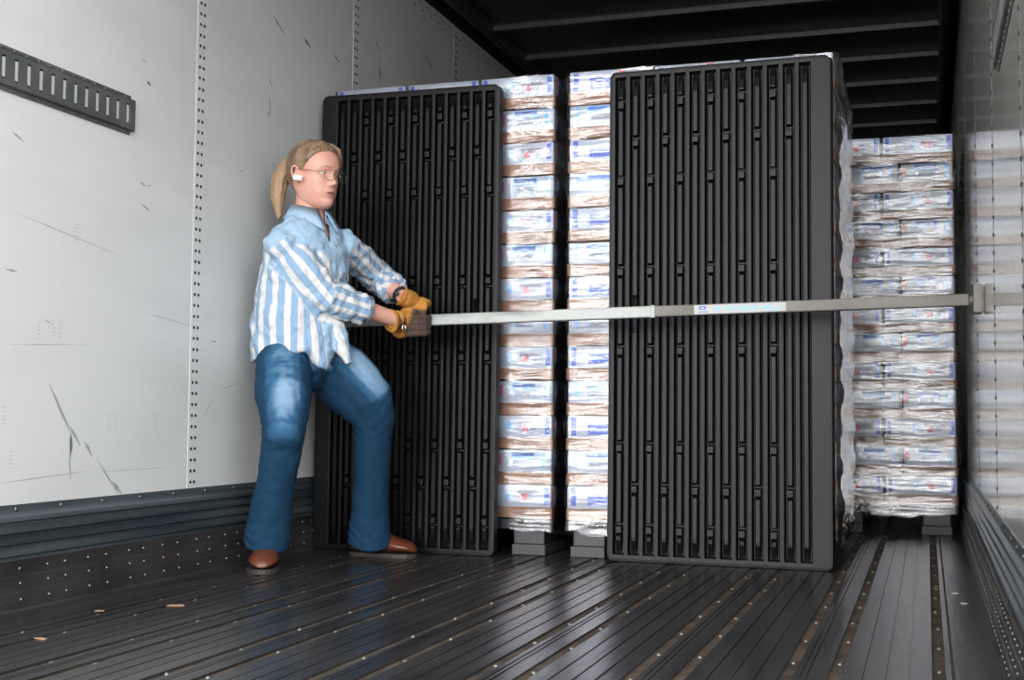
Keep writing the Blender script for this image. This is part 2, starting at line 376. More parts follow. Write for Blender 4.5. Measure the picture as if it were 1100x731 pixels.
# scuff plates (both sides): corrugated upper, riveted lower bands
def scuff(X, s, name, wall):
    mb = MB(); pr = [(0, .285), (.003, .285), (.004, .262)]
    z = .262
    for i in range(4):
        pr += [(.006, z-.004), (.016, z-.010), (.016, z-.021), (.006, z-.027)]; z -= .031
    pr += [(.010, .134)]
    prof = [(X+s*a, b) for a, b in pr]; extrude_y(mb, prof, Y0, Y1, 'scuff')
    pr = [(.010, .134), (.022, .132), (.022, .094), (.026, .092), (.026, .052), (.030, .050), (.030, .006), (.034, 0)]
    extrude_y(mb, [(X+s*a, b) for a, b in pr], Y0, Y1, 'scuff_low')
    y = 2.1
    while y < 8:
        mb.dome((X+s*.004, y, .273), (s, 0, 0), .0065, .004, 'screw', 8); y += .19
    y = 2.1; i = 0
    while y < 7:
        for a, z in ((.022, .113), (.026, .073), (.030, .030)): mb.dome((X+s*a, y, z), (s, 0, 0), .0048, .004, 'screw', 8)
        i += 1; y += (.085, .115, .075, .105)[i % 4] if s > 0 else .07
    struct(mb.build(name, wall))
scuff(XL, 1, 'trim_5', wl); scuff(XR, -1, 'trim_6', wr)

# slotted logistic rails on the walls
def etrack(X, s, yend, label):
    root = empty('logistic_rail', (X, yend, 1.47)); tag(root, label, 'cargo rail')
    mb = MB(); L = yend - Y0 - .03
    def bx(a, b, c, d, e, f, k): mb.box((min(s*a, s*b), c, e), (max(s*a, s*b), d, f), k)
    bx(.001, .004, -L, -.012, .048, .062, 'etrack'); bx(.001, .004, -L, -.012, -.062, -.048, 'etrack')
    n = int(L/.0505); 
    bx(.010, .013, -L, 0, .032, .048, 'etrack'); bx(.010, .013, -L, 0, -.048, -.032, 'etrack')
    bx(.001, .013, -L, 0, .0465, .049, 'etrack'); bx(.001, .013, -L, 0, -.049, -.0465, 'etrack'); bx(.001, .013, -.0015, 0, -.048, .048, 'etrack')
    for i in range(n+1):
        y = -i*.0505; bx(.010, .013, max(y-.029, -L), y+.004 if i else y, -.032, .032, 'etrack')
    bx(.0008, .0014, -L, -.002, -.047, .047, 'etrack_dark')
    for i in range(n):
        y = -i*.0505-.029; bx(.002, .0125, y-.0035, y-.0005, -.030, .030, 'etrack'); bx(.0015, .011, y-.0155, y-.0035, -.027, .027, 'etrack_in')
    for i in range(n):
        for z in (.055, -.055): mb.dome((s*.004, -.04-i*.0505, z), (s, 0, 0), .0045, .003, 'etrack', 7)
    mb.build('rail', root)
etrack(XL, 1, 3.34, 'grey slotted steel cargo rail on the white wall at upper left')
etrack(XR, -1, 3.34, 'grey slotted steel cargo rail on the right wall at the top corner')

# ceiling, top rails and roof bows, front wall
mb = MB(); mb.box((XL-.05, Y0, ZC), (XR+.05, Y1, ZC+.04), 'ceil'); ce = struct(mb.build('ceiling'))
mb = MB(); mb.box((XL, Y1-.03, -.03), (XR, Y1, ZC), 'ceil'); struct(mb.build('wall_front'))
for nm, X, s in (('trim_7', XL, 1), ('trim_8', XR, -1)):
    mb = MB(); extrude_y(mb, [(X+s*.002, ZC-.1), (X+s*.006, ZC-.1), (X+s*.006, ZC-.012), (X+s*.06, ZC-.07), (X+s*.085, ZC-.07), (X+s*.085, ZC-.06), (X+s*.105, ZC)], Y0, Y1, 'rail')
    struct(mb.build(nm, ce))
for i in range(20):
    y = 3.54 + i*.595
    mb = MB(); pr = [(-.03, 0), (-.012, -.006), (-.012, -.032), (.012, -.032), (.012, -.006), (.03, 0)]
    vs = [(XL+.09, y+a, ZC+b) for a, b in pr] + [(XR-.09, y+a, ZC+b) for a, b in pr]
    mb.add(vs, [(j, j+1, 7+j, 6+j) for j in range(5)], 'rib'); struct(mb.build('trim_%d' % (9+i), ce))

# ------------------------------------------------------------------ loads
LH = .1343; PZ = .14; TH = .046; 
ORD = ['topmost', 'second', 'third', 'fourth', 'fifth', 'sixth', 'seventh', 'eighth', 'ninth', 'tenth', 'eleventh', 'twelfth', 'bottom']
def rect(mb, face, w, d, u0, u1, z0, z1, k, off=.0012):
    """printed rectangle; face 'f' = front (-Y), 'r' = +X side, 'l' = -X side; u in 0..1 across the face"""
    if face == 'f': vs = [(-w/2+u0*w, -d/2-off, z0), (-w/2+u1*w, -d/2-off, z0), (-w/2+u1*w, -d/2-off, z1), (-w/2+u0*w, -d/2-off, z1)]
    elif face == 'r': vs = [(w/2+off, -d/2+u0*d, z0), (w/2+off, -d/2+u1*d, z0), (w/2+off, -d/2+u1*d, z1), (w/2+off, -d/2+u0*d, z1)]
    else: vs = [(-w/2-off, d/2-u0*d, z0), (-w/2-off, d/2-u1*d, z0), (-w/2-off, d/2-u1*d, z1), (-w/2-off, d/2-u0*d, z1)]
    mb.add(vs, [(0, 1, 2, 3)], k)
def prints_long(mb, face, w, d, mir):
    z = TH
    def q(a, b, c, e, k):
        if mir: a, b = 1-b, 1-a
        rect(mb, face, w, d, a, b, z+c*.085, z+e*.085, k)
    q(.90, .955, .12, .93, 'blue'); q(.05, .10, .45, .92, 'blue'); q(.05, .10, .12, .34, 'blue')
    q(.245, .252, .05, .98, 'grey'); q(.40, .45, .3, .75, 'sky'); 
    q(.56, .84, .52, .72, 'grey'); q(.60, .68, .28, .62, 'red'); q(.70, .80, .35, .45, 'grey')
def prints_solid(mb, face, w, d, mir):
    z = TH
    def q(a, b, c, e, k):
        if mir: a, b = 1-b, 1-a
        rect(mb, face, w, d, a, b, z+c*.085, z+e*.085, k)
    q(.06, .12, .12, .93, 'blue'); q(.26, .50, .16, .66, 'blue'); q(.27, .49, .38, .41, 'sky')
    q(.60, .68, .22, .95, 'red'); q(.80, .84, .3, .8, 'sky')
def prints_short(mb, face, w, d, mir):
    z = TH
    def q(a, b, c, e, k):
        if mir: a, b = 1-b, 1-a
        rect(mb, face, w, d, a, b, z+c*.085, z+e*.085, k)
    q(.03, .11, .3, .8, 'red'); q(.27, .70, .60, .93, 'sky'); q(.29, .68, .72, .90, 'blue'); q(.34, .63, .30, .52, 'grey'); q(.31, .33, .18, .6, 'sky'); q(.65, .67, .18, .6, 'sky')
    q(.82, .87, .2, .92, 'sky'); q(.94, .95, .1, .9, 'grey')
CASE = {}
def case_mesh(kind, mir, S):
    if (kind, mir, S) in CASE: return CASE[kind, mir, S]
    w, d = (S/3-.004, S/4-.004) if kind == 'long' else (S/4-.004, S/3-.004)
    mb = MB(); t = .003     # tray with walls, a floor and folded corner flaps
    mb.box((-w/2, -d/2, 0), (w/2, d/2, .004), 'card')
    for a, b in (((-w/2, -d/2, 0), (w/2, -d/2+t, TH)), ((-w/2, d/2-t, 0), (w/2, d/2, TH)), ((-w/2, -d/2, 0), (-w/2+t, d/2, TH)), ((w/2-t, -d/2, 0), (w/2, d/2, TH))): mb.box(a, b, 'card')
    rect(mb, 'f', w, d, .86, 1.0, .002, TH-.002, 'flap', .001); rect(mb, 'r', w, d, .0, .12, .002, TH-.002, 'flap', .001)
    for i in range(7): rect(mb, 'f', w, d, .62+i*.03, .62+i*.03+.018, .026, .033, 'ink', .0016); rect(mb, 'f', w, d, .60+i*.034, .60+i*.034+.020, .013, .019, 'ink', .0016)
    tray = mb.mesh('tray')
    mb = MB(); mb.box((-w/2+.004, -d/2+.001, .005), (w/2-.004, d/2-.001, LH-.003), 'pack', .007)
    if kind == 'long':
        (prints_solid if mir else prints_long)(mb, 'f', w, d, False); prints_short(mb, 'r', w, d, mir); prints_short(mb, 'l', w, d, mir)
    else:
        prints_short(mb, 'f', w, d, mir); (prints_solid if mir else prints_long)(mb, 'r', w, d, False); (prints_solid if mir else prints_long)(mb, 'l', w, d, False)
    CASE[kind, mir, S] = (tray, mb.mesh('shrink_pack')); return CASE[kind, mir, S]
def pallet(x0, y0, ang, label, S):
    r = empty('pallet', (x0, y0, 0), ang); tag(r, label, 'pallet', 'black plastic pallets under the loads')
    mb = MB(); 
    for i in range(7): mb.box((i*(S-.118)/6, 0, .115), (.118+i*(S-.118)/6, S, PZ-.002), 'pallet', .003)
    for j in (0, .5, 1): mb.box((0, j*(S-.1), .100), (S, j*(S-.1)+.1, .117), 'pallet')
    mb.build('deck', r)
    for i in range(3):
        for j in range(3):
            b = MB(); xa = (.03, S/2-.06, S-.16)[i]; ya = (.005, S/2-.06, S-.125)[j]
            b.box((xa, ya, .040), (xa+.125, ya+.12, .100), 'pallet', .006); b.build('block', r)
    for i in range(3):
        b = MB(); xa = (.02, S/2-.07, S-.165)[i]; b.box((xa, 0, 0), (xa+.135, S, .041), 'pallet_low', .004); b.build('runner', r)
def stack(x0, y0, ang, nm, mir, rows, S):
    ca, sa = math.cos(ang), math.sin(ang)
    def w(x, y): return (x0+x*ca-y*sa, y0+x*sa+y*ca)
    pallet(x0, y0, ang, 'black plastic pallet under the %s of wrapped cases' % nm, S)
    for L in range(13):
        ft = 12-L; kind = 'long' if ft % 2 == 0 else 'short'; nx, ny = (3, 4) if kind == 'long' else (4, 3)
        for i in range(nx):
            for j in range(ny):
                if j > 0 and not (rows == 'side' and i == nx-1): continue
                tray, pk = case_mesh(kind, mir, S)
                px, py = w((i+.5)*S/nx, (j+.5)*S/ny)
                jx = random.uniform(-.0015, .0015)
                c = empty('wrapped_case', (px+jx, py, PZ+L*LH), ang)
                cols = ('left column', 'middle column', 'right column') if nx == 3 else ('far left column', 'second column', 'third column', 'far right column')
                lay = ORD[ft] + (' layer from top' if 0 < ft < 12 else ' layer')
                if j == 0: lab = 'wrapped case, %s, %s, front face of %s' % (lay, cols[i], nm)
                else: lab = 'wrapped case, %s, %s row deep, right side of %s' % (lay, ORD[j], nm)
                tag(c, lab, 'case', 'wrapped cases in the ' + nm)
                link('tray', tray, c); link('shrink_pack', pk, c)
    # stretch film: four wavy sides hugging the stack
    t = empty('stretch_film', (x0, y0, 0), ang); tag(t, 'clear wrinkled stretch film wound round the ' + nm, 'film')
    H0, H1 = .085, PZ+13*LH-.004; nz = 150; nu = 60; vs = []; fs = []
    per = []
    for k in range(4):
        for i in range(nu):
            u = i/nu
            per.append([(u*S, 0, 0, -1), (S, u*S, 1, 0), (S-u*S, S, 0, 1), (0, S-u*S, -1, 0)][k])
    n = len(per); ph = rng.rand(40)*6.28
    for a in range(nz+1):
        z = H0+(H1-H0)*a/nz; lz = ((z-PZ) % LH)/LH if z > PZ else 0
        cinch = .0045*math.cos((lz-.66)*2*PI)
        for b, (x, y, nx_, ny_) in enumerate(per):
            u = b/nu
            wv = .0035*math.sin(u*9+ph[0]+z*14) + .0030*math.sin(u*23+ph[1]-z*31+1.3*math.sin(z*17+u*4)) + .0022*math.sin(z*190+u*6+2*math.sin(u*7+z*9))
            o = .0072 + cinch*.95 + .6*wv*(1 if (nx_ <= 0) else 1.5) 
            o = max(o, .0018)
            if nx_ > 0 and rows == 'side': o += .008
            vs.append((x+nx_*o + (.006 if (k == 9) else 0), y+ny_*o, z + (.006*math.sin(u*14+ph[2])+.004*math.sin(u*47) if a == 0 else 0)))
    for a in range(nz):
        for b in range(n): fs.append((a*n+b, a*n+(b+1) % n, (a+1)*n+(b+1) % n, (a+1)*n+b))
    mb = MB(); mb.add(vs, fs, 'film', True); mb.build('film_sheet', t)
stack(-2.322, 4.675, 0, 'left front stack', False, '', .950)
stack(-1.322, 4.675, math.radians(.6), 'right front stack', True, 'side', 1.014)
stack(-.855, 6.20, 0, 'rear stack', False, '', .99)

# ------------------------------------------------------------------ black ribbed sheets
def sheet(x, y, bz, yaw, flip, W, H, label, slot_z):
    """ribbed dunnage sheet: relief grid given a thickness, returned edges; local origin at the lower left corner"""
    NP = 13; marg = .060; p = (W-marg-.012)/NP; x0 = .012
    D = .022
    xs = [0, .006, x0-.002]; kind = [('e', 0), ('r', 0), ('r', 0)]
    cols = [(0, 0, -1), (.006, 0, -1), (x0-.001, 0, -1)]
    prof = [(0, 0), (.14, 0), (.20, 1), (.30, 1), (.345, .25), (.40, .10), (.60, .10), (.655, .25), (.70, 1), (.80, 1), (.86, 0)]
    prof = [(0, 0), (.10, 0), (.155, .55), (.20, 1), (.30, 1), (.345, .30), (.395, .12), (.605, .12), (.655, .30), (.70, 1), (.80, 1), (.845, .55), (.90, 0)]
    X = [(0., 0., -1), (.006, 0., -1)]
    for c in range(NP):
        for (u, h) in prof: X.append((x0+(c+u)*p, h, c))
    X += [(x0+NP*p, 0, -1), (W-.045, 0, -1), (W-.041, .35, 'l'), (W-.03, .35, 'l'), (W-.018, .35, 'l'), (W-.014, 0, -1), (W-.006, 0, -1), (W, 0, -1)]
    odd = [.067, .226, .413, .576, .772, .936]; even = [.147, .855]
    zs = {0., .008, .020, .026, .040, .055, .075, H, H-.008, H-.018, H-.026, H-.040, H-.060}
    bumps = {0: [H*(1-f) for f in odd], 1: [H*(1-f) for f in even]}
    for lst in bumps.values():
        for b in lst: zs |= {b-.030, b-.020, b-.014, b+.006, b+.012, b+.020, b+.028}
    sl = H*(1-slot_z[0]), H*(1-slot_z[1]); zs |= {sl[1], sl[0], sl[0]+.01, sl[1]-.01}
    zs |= set(np.linspace(.1, H-.1, 40)); Z = sorted(zs)
    Z = [z for i, z in enumerate(Z) if i == 0 or z-Z[i-1] > .0015]
    vs = []; fs = []; nX = len(X)
    for zz in Z:
        for (xx, h, c) in X:
            d = 0.
            if c == 'l': d = 0
            elif c != -1 and h > 0:
                e = min(zz-.020, H-.018-zz)
                if e <= 0: d = 0
                else:
                    d = h*D*min(1, e/.006)
                    if h < .5:      # the ridge slopes down into the pocket at its ends
                        d = D*min(1, e/.006)*(1 if e < .012 else (h + (1-h)*max(0, 1-(e-.012)/.045)))
                    if h > .9 and (.25 < 0): pass
                    for b in bumps[c % 2] if c < NP-1 else []:
                        if h < .5 and b-.015 <= zz <= b+.007: d = 0.0
                        elif (b-.021 <= zz < b-.015 or b+.007 < zz <= b+.021) and h < .5: d = D*.85
            # gently warped board
            wrp = .004*math.sin(zz*2.1+xx*3)
            xo = .004*(1-math.cos(min(1, zz/.02)*0))
            vs.append((xx, d+wrp, zz))
    for i in range(len(Z)-1):
        for j in range(nX-1):
            zc = (Z[i]+Z[i+1])/2; c = X[j][2]; hh = (X[j][1], X[j+1][1])
            if c == 1 and sl[1] < zc < sl[0] and X[j][1] <= .25 and X[j][1] > 0 and X[j+1][1] <= .25 and X[j+1][1] > 0: continue
            fs.append((i*nX+j, i*nX+j+1, (i+1)*nX+j+1, (i+1)*nX+j))
    # returned edges
    base = len(vs); n0 = len(Z)
    for e, (jx, dx) in enumerate(((0, -.003), (nX-1, .006))):
        s = len(vs)
        for i, z in enumerate(Z): vs.append((X[jx][0]+dx, vs[i*nX+jx][1]+.034, z))
        for i in range(n0-1):
            q = (i*nX+jx, (i+1)*nX+jx, s+i+1, s+i); fs.append(q if e == 0 else q[::-1])
    for e, (iz, dz) in enumerate(((0, 0), (n0-1, .003))):
        s = len(vs)
        for j in range(nX): vs.append((X[j][0], vs[iz*nX+j][1]+.034, Z[iz]+dz))
        for j in range(nX-1):
            q = (iz*nX+j, s+j, s+j+1, iz*nX+j+1); fs.append(q if e == 0 else q[::-1])
    # rounded corners
    r = .022
    def rc(v):
        xx, yy, zz = v; cx = min(max(xx, r), W-r); cz = min(max(zz, r), H-r); dx, dz = xx-cx, zz-cz
        if dx and dz:
            l = math.hypot(dx, dz); m_ = max(abs(dx), abs(dz)); xx, zz = cx+dx*m_/l, cz+dz*m_/l
        return (xx, yy, zz)
    vs = [rc(v) for v in vs]
    if flip: vs = [(W-a, b, H-c) for a, b, c in vs]
    mb = MB(); mb.add(vs, fs, 'black', False); me = mb.mesh('ribbed_sheet')
    o = link("ribbed_sheet", me, None, (x, y, bz), yaw); o.rotation_euler = (math.radians(-.7), 0, yaw)
    tag(o, label, 'sheet')
    sm = o.modifiers.new('s', 'SOLIDIFY'); sm.thickness = .0025; sm.offset = 1
    bv = o.modifiers.new('b', 'BEVEL'); bv.width = .0013; bv.segments = 2; bv.limit_method = 'ANGLE'; bv.angle_limit = math.radians(35)
    return o
sheet(-1.138, 4.605, .004, -math.radians(1.6), False, .817, 1.847, 'tall black ribbed plastic sheet leaning on the right front stack', (.463, .54))
sheet(-2.334, 4.560, .004, math.radians(1.2), True, .756, 1.832, 'tall black ribbed plastic sheet behind the person, against the left stack', (.463, .54))

# ------------------------------------------------------------------ cargo bar
A = Vector((-2.345, 4.33, .878)); B = Vector((.145, 4.41, .934)); ax = (B-A).normalized()
bar = empty('cargo_bar', tuple(A)); tag(bar, 'long galvanised cargo bar held by the person, crossing in front of the sheets', 'cargo bar')
def along(x): return (ax*((x-A.x)/ax.x))
side = Vector((0, 0, 1)).cross(ax).normalized(); upv = ax.cross(side)*-1
upv = Vector((0, 0, 1)) - ax*ax.z; upv.normalize(); side = ax.cross(upv)
def bar_box(x0, x1, hy, hz, k, bev=.004, mb=None):
    mb = mb or MB(); tmp = MB(); tmp.box((0, -hy, -hz), ((x1-x0)/ax.x, hy, hz), k, bev)
    o = along(x0); mb.add([tuple(o + ax*v[0] - side*v[1] + upv*v[2]) for v in tmp.v], tmp.f, k); return mb
bar_box(-1.90, -.912, .0215, .0205, 'bar_out').build('outer_tube', bar)
bar_box(-.915, .135, .0205, .0195, 'bar_in').build('inner_tube', bar)
mb = MB()
q = along(-.80); mb = MB()
def strip(x0, x1, z0, z1, k, off, mb):
    vs = []
    for (xx, zz) in ((x0, z0), (x1, z0), (x1, z1), (x0, z1)): vs.append(tuple(along(xx) + Vector((0, -off, 0)) + upv*zz))
    mb.add(vs, [(0, 1, 2, 3)], k)
strip(-.77, -.455, -.0155, .0155, 'sticker', .0212, mb)
strip(-.752, -.728, .000, .012, 'blue', .0216, mb); strip(-.757, -.722, -.010, -.007, 'blue', .0216, mb)
strip(-.745, -.735, .003, .009, 'sticker', .022, mb)
for i in range(5): strip(-.70+i*.042, -.675+i*.042, -.004, .006, 'sky', .0216, mb)
for i in range(3): strip(-.505+i*.012, -.497+i*.012, -.011, -.003, 'sky', .0216, mb)
mb.build('sticker', bar)
mb = bar_box(-2.33, -1.88, .011, .013, 'bar_in')
x = -2.28
while x < -1.9:
    bar_box(x, x+.005, .0125, .0145, 'bar_out', 0, mb); x += .0105
mb.build('ratchet_rod', bar)
mb = bar_box(-.925, -.908, .0235, .0225, 'bar_out', .003); mb.build('collar', bar)
# end pads
for nm, X, s in (('end_pad', .135, 1), ('end_pad', -2.33, -1)):
    o = along(X); mb = MB(); x1 = (XR-.004 if s > 0 else XL+.004) - A.x
    mb.box((min(x1-s*.028, x1), o.y-.045, o.z-.045), (max(x1-s*.028, x1), o.y+.045, o.z+.05), 'foot', .005)
    mb.box((min(x1-s*.034, x1-s*.026), o.y-.006, o.z-.044), (max(x1-s*.034, x1-s*.026), o.y+.006, o.z+.049), 'etrack_dark', .001)
    mb.tube([(o.x-s*.02, o.y, o.z), (x1-s*.02, o.y, o.z)], .015, 'foot'); mb.build(nm, bar)

# ------------------------------------------------------------------ small scraps on the floor
def scrap(x, y, k, sx, sy, a, label):
    mb = MB(); mb.box((-sx*.8, -sy, .0), (sx*.8, sy*.7, .0018), k); vs = []
    for (px, py, pz) in mb.v: vs.append((px*(1 if py < 0 else .6), py, pz))
    mb.v = vs; o = mb.build('floor_scrap', None, loc=(x, y, .0005), rotz=a); tag(o, label, 'scrap')
scrap(-2.004, 3.088, 'scrap', .030, .010, .5, 'largest brown wood chip on the floor near the left wall, before the shoes')
scrap(-2.003, 2.525, 'scrap', .026, .008, -.3, 'brown wood chip on the floor at the lower left corner')
scrap(-2.136, 2.929, 'scrap', .018, .006, .1, 'smaller brown wood chip between two larger ones by the left wall')
scrap(.074, 4.172, 'paper', .012, .008, .5, 'larger white paper bit on the floor near the right wall')
scrap(.095, 3.95, 'paper', .008, .010, .9, 'white crumb of paper nearer the camera beside the right scuff plate')
scrap(.020, 4.25, 'scrap', .010, .006, 1.2, 'tiny orange wood chip on the floor beside the right channel strip')

# ------------------------------------------------------------------ the person
def V(*a): return Vector(a)
person = empty('person', (-2.1, 4.05, 0)); PO = Vector((-2.1, 4.05, 0))
tag(person, 'person in striped shirt and blue jeans leaning back and gripping the cargo bar', 'person')
def pbuild(me, name, parent=None):
    o = link(name, me, parent or person)
    if parent is None: o.location = -PO
    return o
F = V(.93, -.37, 0).normalized(); SL = V(.37, .93, 0).normalized(); UP = V(0, 0, 1)    # torso: facing, its left
# joints
shR, elR, wrR = V(-2.143, 3.910, 1.134), V(-2.005, 3.980, 0.951), V(-1.836, 4.200, 0.886)
shL, elL, wrL = V(-2.023, 4.160, 1.160), V(-1.996, 4.400, 1.058), V(-1.835, 4.270, 0.974)
hipR, knR, anR = V(-2.152, 3.950, 0.738), V(-2.062, 3.800, 0.472), V(-2.193, 3.930, 0.094)
hipL, knL, anL = V(-2.101, 4.120, 0.745), V(-1.921, 4.220, 0.517), V(-2.014, 4.390, 0.065)
neck = V(-2.113, 4.060, 1.228); HC = V(-2.085, 4.050, 1.395)
grip = V(-1.801, 4.345, 0.896)
# ---- gloves: palm, four curled fingers and a thumb each
def digits(mb, chains, k, sc=1.0):
    for ch, r in chains:
        n = len(ch); mb.tube([grip+V(*p) for p in ch], [r*sc*(1-.12*i/n) for i in range(n)], k, 12)
        for i, p in enumerate(ch): mb.ball(grip+V(*p), r*sc*(1-.12*i/n)*1.0, k, None, 12, 8)
Lf = [([(-.030+.0215*i, -.006, .056), (-.028+.0215*i, -.034, .050), (-.026+.0215*i, -.050, .022-.002*i), (-.022+.021*i, -.047, -.006), (-.020+.020*i, -.034, -.024)], .0125) for i in range(4)]
Lt = [([(-.048, -.005, .040), (-.040, -.036, .020), (-.020, -.056, .000), (.002, -.066, -.010)], .0135)]
Rf = [([(-.040, -.066, .002-.0215*i), (-.008, -.074-.002*i, .004-.0215*i), (.022, -.070, .003-.021*i), (.044, -.050, .002-.020*i), (.050, -.030, .004-.018*i)], .0128-.0006*(i == 3)) for i in range(4)]
Rt = [([(-.060, -.050, .002), (-.034, -.060, .026), (-.008, -.072, .028), (.014, -.078, .020)], .0135)]
def hand(side, k, sc=1.0):
    mb = MB()
    if side == 'L':
        digits(mb, Lf + Lt, k, sc)
        mb.ball(grip+V(.000, .000, .058), (.048*sc, .040*sc, .026*sc), k)
        w = wrL - grip; c = V(-.015, -.005, .060)
        mb.tube([grip+w+(w-c).normalized()*.000, grip+w*.75+c*.25, grip+w*.45+c*.55, grip+c], [.033*sc, .036*sc, .038*sc, .030*sc], k)
        if sc == 1: mb.tube([grip+w*1.0+V(-.008,0,.004), grip+w*.86+c*.14], [.040, .034], k)
    else:
        digits(mb, Rf + Rt, k, sc)
        mb.ball(grip+V(-.048, -.060, -.030), (.042*sc, .024*sc, .046*sc), k)
        w = wrR - grip; c = V(-.055, -.062, -.026)
        mb.tube([grip+w, grip+w*.7+c*.3, grip+w*.4+c*.6, grip+c], [.036*sc, .034*sc, .036*sc, .030*sc], k)
        if sc == 1: mb.tube([grip+w*1.06+V(-.012,0,-.006), grip+w*.86+c*.14], [.046, .035], k)
    return mb
for side, nm in (('L', 'glove'), ('R', 'glove')):
    me = baked(hand(side, 'glove'), .0032, 3, [(.02, .003)]); co = coords(me)
    d = (co - np.array(grip))
    if side == 'L': wear = np.clip(.5 - (d[:, 2]-.030)/.045, 0, 1)
    else: wear = np.clip(.5 + (d[:, 0]+.012 - .35*(d[:, 2]+.03))/.06, 0, 1)
    attr(me, 'wear', wear); g = pbuild(me, 'glove')
    if side == 'R':
        mb = MB(); c = V(-1.792, 4.200, 0.855); mb.tube([c+V(-.006,-.012,.010), c+V(.004,-.016,.004), c+V(.006,-.014,-.008), c+V(-.004,-.012,-.014), c+V(-.010,-.010,-.002), c+V(-.006,-.012,.010)], .0022, 'rivet', 8); pbuild(mb.mesh('buckle'), 'buckle', g)
# ---- body: one continuous surface: head, neck, trunk, arms, hands, legs, feet
HF = V(.945, -.32, -.07).normalized(); HL = V(.32, .945, 0).normalized(); HU = HF.cross(HL).normalized()
AX = (HF, HL, HU)
def hpart(mb, name, par=None): return pbuild(mb.mesh(name), name, par)
def H(f, l, u): return HC + HF*f + HL*l + HU*u
# the head as a stack of horizontal slices with a face profile, then nose, sockets, lips and cheeks
from bisect import bisect_right
def curve(tab, x):
    xs = [p[0] for p in tab]; i = min(max(bisect_right(xs, x)-1, 0), len(xs)-2); q = min(max((x-xs[i])/(xs[i+1]-xs[i]), 0), 1)
    p0 = tab[max(i-1, 0)][1]; p1 = tab[i][1]; p2 = tab[i+1][1]; p3 = tab[min(i+2, len(tab)-1)][1]
    return .5*(2*p1 + (p2-p0)*q + (2*p0-5*p1+4*p2-p3)*q*q + (3*p1-p0-3*p2+p3)*q**3)
FR = [(-.126, .020), (-.118, .058), (-.108, .074), (-.095, .080), (-.082, .077), (-.070, .080), (-.056, .083), (-.040, .081), (-.020, .079), (.000, .080), (.020, .085), (.040, .087), (.060, .083), (.080, .073), (.098, .055), (.112, .030), (.121, .004)]
BK = [(-.126, -.005), (-.110, -.020), (-.090, -.040), (-.060, -.068), (-.030, -.092), (0, -.105), (.030, -.110), (.060, -.104), (.085, -.086), (.105, -.055), (.121, -.010)]
WD = [(-.126, .010), (-.118, .030), (-.105, .044), (-.085, .056), (-.060, .065), (-.030, .070), (0, .073), (.030, .076), (.060, .074), (.085, .062), (.105, .042), (.115, .025), (.121, .008)]
G = lambda l, u, l0, u0, sl_, su_: math.exp(-((l-l0)/sl_)**2-((u-u0)/su_)**2)
NOSE = [(-.050, 0), (-.041, .002), (-.036, .014), (-.030, .0215), (-.024, .0225), (-.014, .016), (-.004, .0095), (.008, .0055), (.020, .001), (.03, 0)]
def hs(t_, u, off=0.):
    """head surface point in head coordinates; t_ = 0 front, +90 deg = its left"""
    n = 2.25; c, s = math.cos(t_), math.sin(t_); fr, bk, w = curve(FR, u)+off, curve(BK, u)-off, curve(WD, u)+off
    cc = abs(c)**(2/n); ss = abs(s)**(2/2.0)*(1 if s > 0 else -1); f = -.012 + (cc*(fr+.012) if c > 0 else -cc*(-.012-bk)); l = w*ss
    if c > 0:
        al = abs(l); nz = curve(NOSE, u) if -.05 < u < .03 else 0; wn = .0075 + .0045*max(0, min(1, (.005-u)/.035))
        f += max(nz, 0)*math.exp(-(l/wn)**2)
        f += -.0085*G(al, u, .030, .006, .0155, .011) + .0025*G(al, u, .028, .027, .018, .008) + .0035*G(al, u, .042, -.022, .018, .016)
        f += .0045*G(al, u, .0115, -.033, .0055, .006) + .0032*G(l, u, 0, -.0565, .018, .0045) + .0036*G(l, u, 0, -.0705, .016, .0050) - .0022*G(l, u, 0, -.0635, .022, .0022)
        f += -.0030*G(al, u, .030, -.058, .007, .014) + .0018*G(al, u, .038, -.070, .012, .016) - .0025*G(l, u, 0, -.081, .020, .005) + .0025*G(l, u, 0, -.098, .018, .012)
        l += (.0025*G(al, u, .050, -.020, .02, .018))*(1 if l > 0 else -1)
    return f, l, u
def face_pt(l, u, off=0.):
    lo, hi = 0., PI/2
    for _ in range(24):
        m_ = (lo+hi)/2
        if hs(m_, u)[1] < abs(l): lo = m_
        else: hi = m_
    f = hs(lo, u)[0]; return H(f+off, l, u)
mb = MB(); k = 'skin'; NU, NT = 120, 120; vs = []
for i in range(NU+1):
    u = -.126 + .247*i/NU
    for j in range(NT): vs.append(H(*hs(2*PI*j/NT, u)))
fs = [(i*NT+j, i*NT+(j+1) % NT, (i+1)*NT+(j+1) % NT, (i+1)*NT+j) for i in range(NU) for j in range(NT)] + [tuple(range(NT))[::-1], tuple(NU*NT+j for j in range(NT))]
mb.add(vs, fs, k, True)
for s in (-1, 1):
    pts = []
    for i in range(15):
        a = math.radians(-60 + 290*i/14); pts.append(H(-.022 + .013*math.cos(a)*.9 - .004*math.sin(a) , s*(.084 + .004*math.sin(a) - .006*math.cos(a)), .001 + .026*math.sin(a)))
    mb.tube(pts, .0040, k, 10); mb.ball(H(-.020, s*.078, .000), (.013, .006, .024), k, AX); mb.ball(H(-.014, s*.079, -.026), (.007, .006, .008), k, AX); mb.ball(H(-.008, s*.076, -.006), (.006, .006, .008), k, AX)
mb.tube([H(-.022, 0, -.045), H(-.026, 0, -.095), neck + V(0, 0, .02), neck + V(-.005, 0, -.05)], [(.050, .050), (.052, .052), (.056, .056), (.060, .07)], k, 20, True, HF)
T = [(V(-2.094, 4.045, 1.191), .07, .062), (V(-2.114, 4.050, 1.118), .11, .070), (V(-2.125, 4.040, 1.023), .125, .095), (V(-2.132, 4.030, 0.888), .135, .105), (V(-2.130, 4.030, 0.781), .12, .09)]
